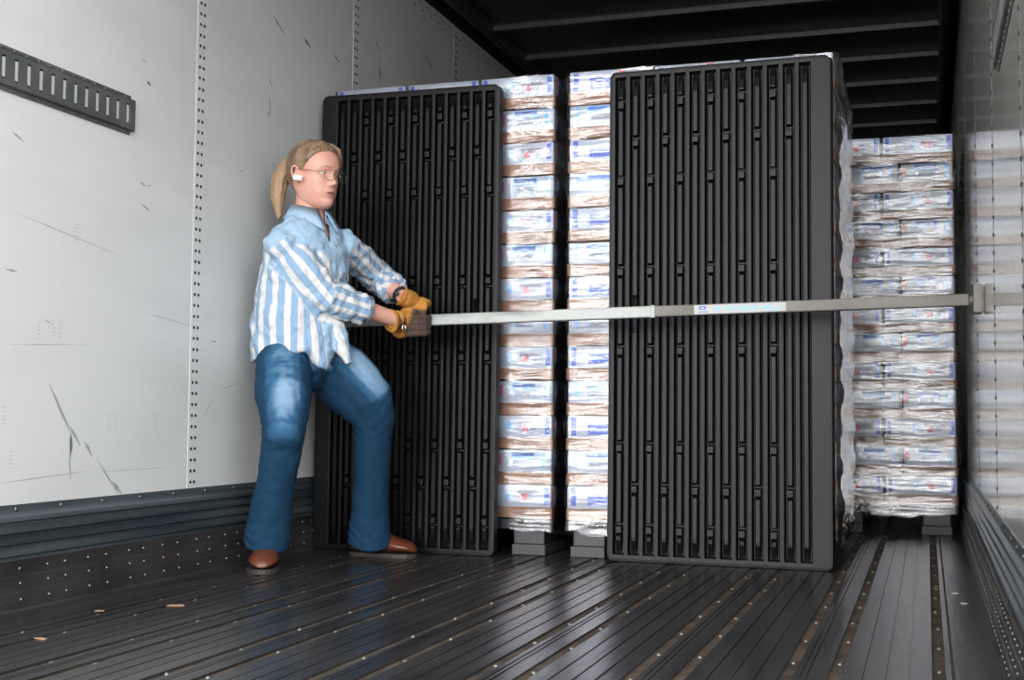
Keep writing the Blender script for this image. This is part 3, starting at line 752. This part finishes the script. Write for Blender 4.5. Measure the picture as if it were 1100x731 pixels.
mb.tube([neck + V(0, 0, -.045)] + [t[0] for t in T], [(.06, .12)] + [(t[2], t[1]) for t in T], k, 24, True, F)
for (a, b, c) in ((shR, elR, wrR), (shL, elL, wrL)):
    mb.tube([a, a*.5+b*.5, b, b*.6+c*.4, c], [.036, .040, .036, .036, .027], k, 16)
    mb.ball(b, .038, k)
for (a, b, c) in ((hipR, knR, anR), (hipL, knL, anL)):
    mb.tube([a + V(0, 0, -.01), a*.5+b*.5, b, b*.65+c*.35, c, c + V(0, 0, -.01)], [.064, .070, .050, .046, .034, .032], k, 16); mb.ball(b, .053, k)
mb.tube([anR + V(0, 0, -.005), V(-.000, 0, .045) + V(-2.20, 3.965, 0), V(-2.155, 3.87, .036)], [.030, .024, .018], k, 12); mb.tube([anL + V(-.0, 0, -.005), V(-2.03, 4.427, .045), V(-1.93, 4.429, .036)], [.030, .024, .018], k, 12)
for sd in 'LR':
    h = hand(sd, 'skin', .78); mb.add(h.v, h.f, 'skin', True)
body = pbuild(baked(mb, .0029, 3), 'body')
# face details
def hpart(mb, name, par=None): return pbuild(mb.mesh(name), name, par)
for s in (-1, 1):
    c = face_pt(s*.030, .006, -.0062); mb = MB(); mb.ball(c, .0118, 'eye', AX)
    g_ = (HF*.93 + HL*.10 + HU*-.12).normalized(); mb.ball(c + g_*.0068, (.0060, .0060, .0060), 'iris', AX, 14, 10); e = pbuild(mb.mesh('eye'), 'eye')
    mb = MB(); n1, n2 = 16, 7
    for lo, hi in ((26, 80), (-75, -30)):
        vs = []
        for i in range(n1+1):
            az = math.radians(-80+160*i/n1)
            for j in range(n2+1):
                dz = (abs(i/n1-.5)*2)**2*14; el = math.radians((lo-dz if lo > 0 else lo) + ((hi-lo)*j/n2)) if lo > 0 else math.radians(lo + (hi-lo+dz*.8)*j/n2)
                vs.append(c + (HF*math.cos(el)*math.cos(az) + HL*math.cos(el)*math.sin(az) + HU*math.sin(el))*.0130)
        mb.add(vs, [(i*(n2+1)+j, (i+1)*(n2+1)+j, (i+1)*(n2+1)+j+1, i*(n2+1)+j+1) for i in range(n1) for j in range(n2)], 'skin', True)
    hpart(mb, 'eyelid', e) if 0 else pbuild(mb.mesh('eyelid'), 'eyelid', e)
    mb = MB(); mb.tube([c + (HF*math.cos(math.radians(24-14*(i/5)**2))*math.cos(math.radians(a_)) + HL*math.sin(math.radians(a_)) + HU*math.sin(math.radians(24-14*(i/5)**2)))*.0133 for i, a_ in zip((-5, -3, -1, 1, 3, 5), (-62, -38, -13, 13, 38, 62))], .0008, 'brow', 6); pbuild(mb.mesh('eyelashes'), 'eyelashes', e)
    mb = MB(); mb.tube([face_pt(s*l_, u_, .0004) for l_, u_ in ((.014, .0245), (.022, .0285), (.031, .0305), (.040, .0290), (.047, .0250))], [.0012, .0018, .0018, .0014, .0008], 'brow', 8); pbuild(mb.mesh('eyebrow'), 'eyebrow')
def lip_patch(mb, up, lo, k, off):
    vs = []; n = 18
    for i in range(n+1):
        q = -1+2*i/n
        for j in range(5): u = lo(q)+(up(q)-lo(q))*j/4; vs.append(face_pt(q*.0215, u, off + .0012*math.sin(PI*j/4)))
    mb.add(vs, [(i*5+j, (i+1)*5+j, (i+1)*5+j+1, i*5+j+1) for i in range(n) for j in range(4)], k, True)
mb = MB(); gap = lambda q: .0022*(1-q*q)
lip_patch(mb, lambda q: -.0625+.0065*(1-q*q)**.8-.0012*math.exp(-(q/.15)**2), lambda q: -.0630+gap(q)*.5, 'lip', .0006)
lip_patch(mb, lambda q: -.0640-gap(q)*.6, lambda q: -.0645-.0085*(1-q*q)**.8, 'lip', .0006); lips = pbuild(mb.mesh('lips'), 'lips')
mb = MB(); lip_patch(mb, lambda q: -.0625+gap(q)*.6, lambda q: -.0645-gap(q)*.6, 'mouth', .0002); pbuild(mb.mesh('mouth_opening'), 'mouth_opening', lips)
# glasses
gl = MB(); lens = MB()
for s in (-1, 1):
    c = H(.1005, s*.033, -.003); a1 = (HL + HF*-.28*s).normalized(); pts = [c + a1*math.cos(2*PI*i/24)*.0235 + HU*math.sin(2*PI*i/24)*.0185 for i in range(25)]
    gl.tube(pts, .0011, 'wire', 6, False); lens.add(pts[:24], [tuple(range(24))], 'lens')
    gl.tube([c + a1*s*.0235, H(.086, s*.064, .006), H(.02, s*.079, .012), H(-.020, s*.083, .016)], .0011, 'wire', 6)
gl.tube([H(.106, -.0115, .002), H(.109, 0, .007), H(.106, .0115, .002)], .0011, 'wire', 6)
g = hpart(gl, 'glasses'); hpart(lens, 'lenses', g)
mb = MB(); 
e0 = H(-.000, -.090, -.018)
tmp = MB(); tmp.box((-.019, -.007, -.0095), (.019, .007, .0095), 'white', .003)
ea = (HF*.96 + HU*-.12).normalized(); eb = HL; ec = ea.cross(eb)
mb.add([tuple(e0 + ea*v[0] + eb*v[1] + ec*v[2]) for v in tmp.v], tmp.f, 'white'); hpart(mb, 'earpiece')
# hair: cap over the skull with the face left free, fringe, bun knot and ponytail
HLN = [(0, .088), (.35, .087), (.75, .080), (1.05, .062), (1.30, .036), (1.45, .012), (1.60, .014), (1.80, .006), (2.05, -.030), (2.5, -.058), (PI, -.064)]
vs = []; NT, NS = 160, 40
for j in range(NT):
    t_ = -PI + 2*PI*j/NT; l0 = curve(HLN, abs(t_)) + .0020*math.sin(j*1.9)
    for i in range(NS+1):
        q = i/NS; u = l0 + (.1205-l0)*q; h = (.0105 + .004*(abs(t_) > 2))*min(1, (q/.22))**.6
        p_ = hs(t_, u, h - .0005); ang = math.atan2(p_[1], p_[2]+.02); r_ = .0011*math.sin(ang*46 + 2*math.sin(p_[0]*30)) + .0008*math.sin(ang*97+p_[0]*25); r_ *= min(1, q/.1)
        pt = H(p_[0], p_[1], p_[2] + h*.95*q); n_ = (pt-H(-.01, 0, .02)).normalized(); vs.append(pt + n_*r_)
mb = MB(); fs = [(j*(NS+1)+i, ((j+1) % NT)*(NS+1)+i, ((j+1) % NT)*(NS+1)+i+1, j*(NS+1)+i+1) for j in range(NT) for i in range(NS)]; fs.append(tuple(j*(NS+1)+NS for j in range(NT)))
mb.add(vs, fs, 'hair', True); hair = pbuild(mb.mesh('hair'), 'hair')
mb = MB()
for i in range(6):    # short fringe falling on the far side
    mb.tube([H(.020+.004*i, .012+.006*i, .121-.002*i), H(.052-.001*i, .022+.006*i, .113-.005*i), H(.071-.003*i, .034+.005*i, .097-.006*i), H(.070-.004*i, .046+.004*i, .078-.006*i), H(.062-.006*i, .052+.0035*i, .062-.005*i)], [.006, .0065, .006, .0045, .0015], 'hair', 10)
for i in range(10):   # loose wisps over the temple
    a = .35+.08*i; u0 = curve(HLN, a); mb.tube([H(*hs(-a, u0-.004, .0005)), H(*hs(-a-.12, u0+.006, .004)), H(*hs(-a-.4, min(u0+.012, .1), .010))], [.0006, .0020, .0025], 'hair', 6)
pbuild(mb.mesh('fringe'), 'fringe', hair)
mb = MB(); pb = H(-.098, -.012, .048)
mb.tube([pb + V(.03, 0, 0), pb], [.022, .016], 'hair', 14)
mb.tube([pb, V(-2.214, 4.070, 1.453), V(-2.238, 4.060, 1.397), V(-2.243, 4.050, 1.334), V(-2.232, 4.040, 1.271)], [.016, .026, .031, .027, .010], 'tail', 18)
for i in range(8):
    a = i*.8; q = V(.014*math.cos(a), .016*math.sin(a), 0)
    mb.tube([pb + q*.3, V(-2.214, 4.070, 1.446) + q, V(-2.238, 4.060, 1.391) + q*1.4, V(-2.242, 4.050, 1.327) + q*1.2, V(-2.228, 4.040, 1.253) + q*.35 + V(0, 0, .010*math.sin(i*2.3))], [.008, .013, .013, .010, .003], 'tail', 10)
me = baked(mb, .0032, 2, [(.012, .005)]); me.materials.clear(); me.materials.append(M['tail']); pbuild(me, 'ponytail', hair)
# ---- jeans
mb = MB(); k = 'jeans'
mb.tube([V(-2.138, 4.030, 0.815), V(-2.133, 4.030, 0.754), V(-2.128, 4.030, 0.688), V(-2.127, 4.030, 0.628)], [(.090, .120), (.108, .150), (.112, .158), (.07, .11)], k, 28, True, F)
def leg(mb, a, kn, an, rs, hem):
    q1 = a*.5+kn*.5; s1 = kn*.62+an*.38; s2 = kn*.25+an*.75
    mb.tube([a + V(0, 0, .0), q1, kn, s1, s2, an + hem], rs, k, 24)
    mb.ball(kn, (rs[2]*1.0), k)
leg(mb, hipR, knR, anR, [.094, .098, .072, .066, .072, .082], V(.002, -.004, -.010))
leg(mb, hipL, knL, anL, [.096, .100, .076, .066, .070, .084], V(.006, 0, -.010))
mb.tube([hipL, V(-1.998, 4.140, 0.691), V(-1.919, 4.180, 0.598), knL + V(.006, 0, .0)], [.105, .098, .086, .074], k, 20)
me = baked(mb, .006, 8, [(.10, .010), (.04, .004)]); co = coords(me)
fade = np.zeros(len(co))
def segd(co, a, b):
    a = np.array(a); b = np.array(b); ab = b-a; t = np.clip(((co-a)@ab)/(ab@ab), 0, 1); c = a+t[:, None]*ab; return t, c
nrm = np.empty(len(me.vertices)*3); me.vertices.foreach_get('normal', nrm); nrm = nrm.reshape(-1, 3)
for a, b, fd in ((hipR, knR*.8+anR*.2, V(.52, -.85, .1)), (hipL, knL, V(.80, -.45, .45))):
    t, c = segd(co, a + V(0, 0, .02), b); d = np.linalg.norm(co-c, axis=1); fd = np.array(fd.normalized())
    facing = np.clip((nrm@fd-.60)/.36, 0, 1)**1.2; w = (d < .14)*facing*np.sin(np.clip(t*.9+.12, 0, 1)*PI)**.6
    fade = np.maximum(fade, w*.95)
# folds behind the knees and bunched cloth above the hems
for a, b, up_ in ((hipR, knR, 0), (hipL, knL, 0), (knR, anR, 1), (knL, anL, 1)):
    t, c = segd(co, a, b); dd = np.linalg.norm(co-c, axis=1); ln = (b-a).length
    amp = np.exp(-((t-1.0)/.18)**2)*.0020 if not up_ else (np.exp(-((t-.0)/.14)**2)*.0018 + np.exp(-((t-.93)/.14)**2)*.0022)
    amp = amp*(.35 + .65*np.clip(nrm@np.array(V(-.8, .2, .3)) + .4, 0, 1))
    co = co + nrm*(amp*(dd < .13)*np.sin(t*ln*2*PI/.036 + 3.2*np.sin(co[:, 0]*38+co[:, 1]*23)))[:, None]
me.vertices.foreach_set('co', co.ravel()); me.update()
attr(me, 'fade', fade)
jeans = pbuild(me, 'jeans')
# stitched outer seam and hem lines laid on the cloth
from mathutils.bvhtree import BVHTree
bvh = BVHTree.FromPolygons([Vector(c) for c in co], [tuple(p.vertices) for p in me.polygons])
def on_cloth(pts, dirv, name, k, r):
    out = []
    for p in pts:
        h = bvh.ray_cast(p + dirv*.3, -dirv)
        if h[0] is not None: out.append(h[0] + dirv*.0004)
    m2 = MB(); m2.tube(out, r, k, 6); pbuild(m2.mesh(name), name, jeans)
def lerp(a, b, n): return [a + (b-a)*(i/n) for i in range(n)]
dv = V(.33, -.94, 0).normalized()
on_cloth(lerp(hipL + V(.03, 0, .02), V(-1.940, 4.180, 0.557), 14) + lerp(V(-1.940, 4.180, 0.557), V(-1.924, 4.250, 0.353), 10) + lerp(V(-1.924, 4.250, 0.353), V(-1.988, 4.350, 0.056), 14), dv, 'outer_seam', 'jseam', .0016)
# ---- shirt
mb = MB(); k = 'shirt'
TS = [(V(-2.119, 4.055, 1.261), .062, .056), (V(-2.115, 4.055, 1.234), .095, .062), (V(-2.104, 4.050, 1.199), .145, .078), (V(-2.103, 4.050, 1.162), .165, .098), (V(-2.112, 4.040, 1.090), .170, .122), (V(-2.127, 4.030, 0.988), .168, .138), (V(-2.139, 4.030, 0.888), .172, .148), (V(-2.140, 4.035, 0.805), .178, .152), (V(-2.131, 4.035, 0.738), .178, .154)]
mb.tube([t[0] for t in TS], [(t[2], t[1]) for t in TS], k, 32, True, F)
mb.tube([V(-2.049, 4.000, 0.851), V(-2.014, 3.955, 0.756), V(-1.994, 3.940, 0.694)], [(.055, .075), (.045, .060), (.012, .014)], k, 20, True, F)
mb.tube([V(-1.996, 4.040, 0.853), V(-1.956, 4.020, 0.766), V(-1.933, 4.020, 0.716)], [(.030, .050), (.022, .035), (.010, .012)], k, 20, True, F)
mb.ball(shR + V(0,0,-.008), .060, k); mb.ball(shL + V(0,0,-.008), .058, k)
cR = elR*.42 + wrR*.58; cL = elL*.36 + wrL*.64
mb.tube([shR + V(-.01, .02, .01), shR*.55+elR*.45, elR, elR*.72+cR*.28, cR], [.056, .070, .066, .062, .050], k, 24)
mb.ball(elR, .066, k); mb.ball(elL, .062, k)
mb.tube([shL + V(-.01, -.02, .01), shL*.5+elL*.5, elL, elL*.6+cL*.4, cL], [.054, .062, .060, .056, .048], k, 24)
for c, e in ((cR, elR), (cL, elL)):
    d = (c-e).normalized(); mb.tube([c - d*.040, c - d*.002], [.058, .056], k, 24)
me = baked(mb, .0044, 12, [(.10, .018), (.04, .016)]); co = coords(me)
nT = np.zeros(len(co)); su = np.zeros(len(co)); yk = np.full(len(co), -1.0)
tc = np.array(V(-2.133, 4.030, 0.955)); Fn, Sn = np.array(F), np.array(SL)
d = co-tc; th = np.arctan2(d@Sn, d@Fn); su = th*.155 + .012
zf = co[:, 2]; fr = np.clip((d@Fn)/.13, 0, 1)
yk = zf - (1.150 - .105*fr)
yk = np.maximum(yk, np.where((np.abs(th) < .13) & (zf < 1.2), .010, -.01))
def arm(co, pts, refv, rr, su, yk, start):
    best = np.full(len(co), 9.); s2 = np.zeros(len(co)); L = 0; along_ = np.zeros(len(co))
    for a, b in zip(pts[:-1], pts[1:]):
        t, c = segd(co, a, b); dd = np.linalg.norm(co-c, axis=1); ab = np.array((b-a).normalized()); ln = (b-a).length
        r1 = np.array(refv) - ab*(np.array(refv)@ab); r1 /= np.linalg.norm(r1); r2 = np.cross(ab, r1)
        ang = np.arctan2((co-c)@r2, (co-c)@r1); m_ = dd < best
        s2[m_] = ang[m_]*.062; along_[m_] = L + t[m_]*ln; best = np.minimum(best, dd); L += ln
    return best, s2, along_, L
for pts, refv in (((shR, elR, cR), V(.4, -1, .2)), ((shL, elL, cL), V(.2, -1, .5))):
    best, s2, al, L = arm(co, pts, refv, .07, su, yk, 0)
    ax_ = np.array((pts[1]-pts[0]).normalized()); beyond = (co-np.array(pts[0]))@ax_
    m_ = (best < .088) & ((al > .19) | (beyond > -.005))
    tor = np.abs(th) < 9
    # stay on the torso where the torso surface is nearer
    rad = np.sqrt((d@Fn/.14)**2 + (d@Sn/.17)**2); m_ &= (rad > .93) | (al > .20)
    su[m_] = s2[m_]; yk[m_] = -1
sn = np.empty(len(me.vertices)*3); me.vertices.foreach_get('normal', sn); sn = sn.reshape(-1, 3)
wob = np.sin(co[:, 0]*31+co[:, 2]*17)*1.6 + np.sin(co[:, 1]*43-co[:, 2]*23)*1.1
amp = np.zeros(len(co))
for e_, sh_, c_, in ((elR, shR, cR), (elL, shL, cL)):     # folds gathered at each elbow and cuff, and pulled from the armpit
    for (p_, sg, am, fr_) in ((e_, .07, .0050, .034), (c_, .05, .0042, .026), (sh_*.8+e_*.2, .07, .0030, .040)):
        dd = np.linalg.norm(co-np.array(p_), axis=1); ax2 = np.array((c_-sh_).normalized())
        amp += am*np.exp(-(dd/sg)**2)*np.sin((co@ax2)*2*PI/fr_ + wob)
dg_ = np.array((SL*.2 + UP*.35 + F*.5).normalized()); tm_ = np.exp(-((co[:, 2]-.84)/.14)**2)
amp += .0042*tm_*np.sin((co@dg_)*2*PI/.085 + wob*.8); amp += .0035*np.exp(-((co[:, 2]-1.02)/.10)**2)*np.sin((co@dg_)*2*PI/.06 + wob)
co2 = co + sn*amp[:, None]; me.vertices.foreach_set('co', co2.ravel()); me.update()
attr(me, 'su', su); attr(me, 'yoke', yk)
bm = bmesh.new(); bm.from_mesh(me); nk = np.array(neck); kill = []
for v in bm.verts:      # open neckline
    q = np.array(v.co) - nk; f_, s_2 = q@Fn, q@Sn; zv = -.078
    if f_ > .01 and q[2] > zv and abs(s_2) < .21*(q[2]-zv): kill.append(v)
bmesh.ops.delete(bm, geom=kill, context='VERTS'); bm.to_mesh(me); bm.free(); me.update()
shirt = pbuild(me, 'shirt')
# collar: a folded band round the neck, open in front
mb = MB(); n = 26; vs = []
nc = neck + V(0, 0, .034)
for i in range(n+1):
    a = math.radians(13 + (347-13)*i/n); dr = F*math.cos(a) + SL*math.sin(a); e = 1-abs(i/n-.5)*2; tip = max(0, .22-e)/.22
    top = nc + dr*(.064 + .004*e) + UP*(.008 + .036*e); out = nc + dr*(.098 + .026*tip) + UP*(-.038 - .040*tip + .022*e); low = nc + dr*.066 + UP*(-.040)
    vs += [low, top, out]
for a in range(n): pass
mb.add(vs, [(3*i, 3*i+1, 3*i+4, 3*i+3) for i in range(n)] + [(3*i+1, 3*i+2, 3*i+5, 3*i+4) for i in range(n)], 'denimlight', True)
c = pbuild(mb.mesh('collar'), 'collar', shirt); s_ = c.modifiers.new('s', 'SOLIDIFY'); s_.thickness = .003
mb = MB()
# rolled cuffs
for c_, e_ in ((cR, elR), (cL, elL)):
    dd = (c_-e_).normalized(); q = MB(); q.tube([c_-dd*.006, c_+dd*.004, c_+dd*.004, c_-dd*.004], [.054, .052, .040, .038], 'shirt', 48, False); cm = q.mesh('cuff'); attr(cm, 'su', [(.0365*4.0)*abs((j % 48)/24-1) for j in range(len(cm.vertices))]); attr(cm, 'yoke', [-1]*len(cm.vertices)); pbuild(cm, 'cuff', shirt)
# buttons down the front
for (px_, z_) in ((0, 1.02), (1, .93), (2, .84), (3, .76)):
    pass
mb = MB(); wd = (wrL-elL).normalized(); wc = wrL - wd*.012
mb.tube([wc - wd*.010, wc + wd*.010], [.033, .033], 'watch', 20); mb.ball(wc + V(-.006, -.031, .006), (.010, .005, .010), 'watch', None, 12, 8)
pbuild(mb.mesh('wristwatch'), 'wristwatch')
# ---- shoes
def shoe(heel, dirv, L=.262):
    dirv = V(*dirv).normalized(); sd = V(-dirv.y, dirv.x, 0); secs = []
    prof = [(0, .022, .034), (.02, .034, .066), (.10, .041, .095), (.20, .043, .112), (.32, .043, .116), (.45, .045, .104), (.58, .051, .086), (.70, .054, .074), (.82, .052, .067), (.91, .043, .058), (.97, .028, .045), (1.0, .012, .028)]
    mb = MB(); vs = []; n = 16
    for (t, w, h) in prof:
        for j in range(n):
            a = 2*PI*j/n; y = math.cos(a); z = math.sin(a); 
            zz = .020 + (h-.020)*(.5+.5*z); ww = w*(abs(y)**.8)*(1 if y > 0 else -1)*(1.0 if z < .2 else .86)
            vs.append(heel + dirv*(t*L) + sd*ww + UP*zz)
    m_ = len(prof)
    fs = [(i*n+j, i*n+(j+1) % n, (i+1)*n+(j+1) % n, (i+1)*n+j) for i in range(m_-1) for j in range(n)] + [tuple(range(n))[::-1], tuple((m_-1)*n+j for j in range(n))]
    mb.add(vs, fs, 'shoe', True); me = mb.mesh('shoe'); o = pbuild(me, 'shoe'); s_ = o.modifiers.new('s', 'SUBSURF'); s_.levels = 1; s_.render_levels = 1
    mb = MB(); vs = []; k_ = len(prof)
    out = [(t*L*1.02-.003, w*1.05+.001) for t, w, h in prof]; ring = [(a, b) for a, b in out] + [(a, -b) for a, b in out[::-1]]
    for zz in (.0005, .016): vs += [heel + dirv*a + sd*b + UP*zz for a, b in ring]
    q = len(ring); mb.add(vs, [(i, (i+1) % q, q+(i+1) % q, q+i) for i in range(q)] + [tuple(range(q))[::-1], tuple(range(q, 2*q))], 'sole'); pbuild(mb.mesh('sole'), 'sole', o)
    mb = MB()
    for i in range(3): mb.tube([heel + dirv*(L*(.50+.055*i)) - sd*.022 + UP*(.082-.007*i), heel + dirv*(L*(.50+.055*i)) + UP*(.088-.008*i), heel + dirv*(L*(.50+.055*i)) + sd*.022 + UP*(.082-.007*i)], .0022, 'sole', 6)
    pbuild(mb.mesh('laces'), 'laces', o)
shoe(V(-2.228, 4.015, 0), (.40, -.915, 0)); shoe(V(-2.095, 4.425, 0), (.995, .02, 0))
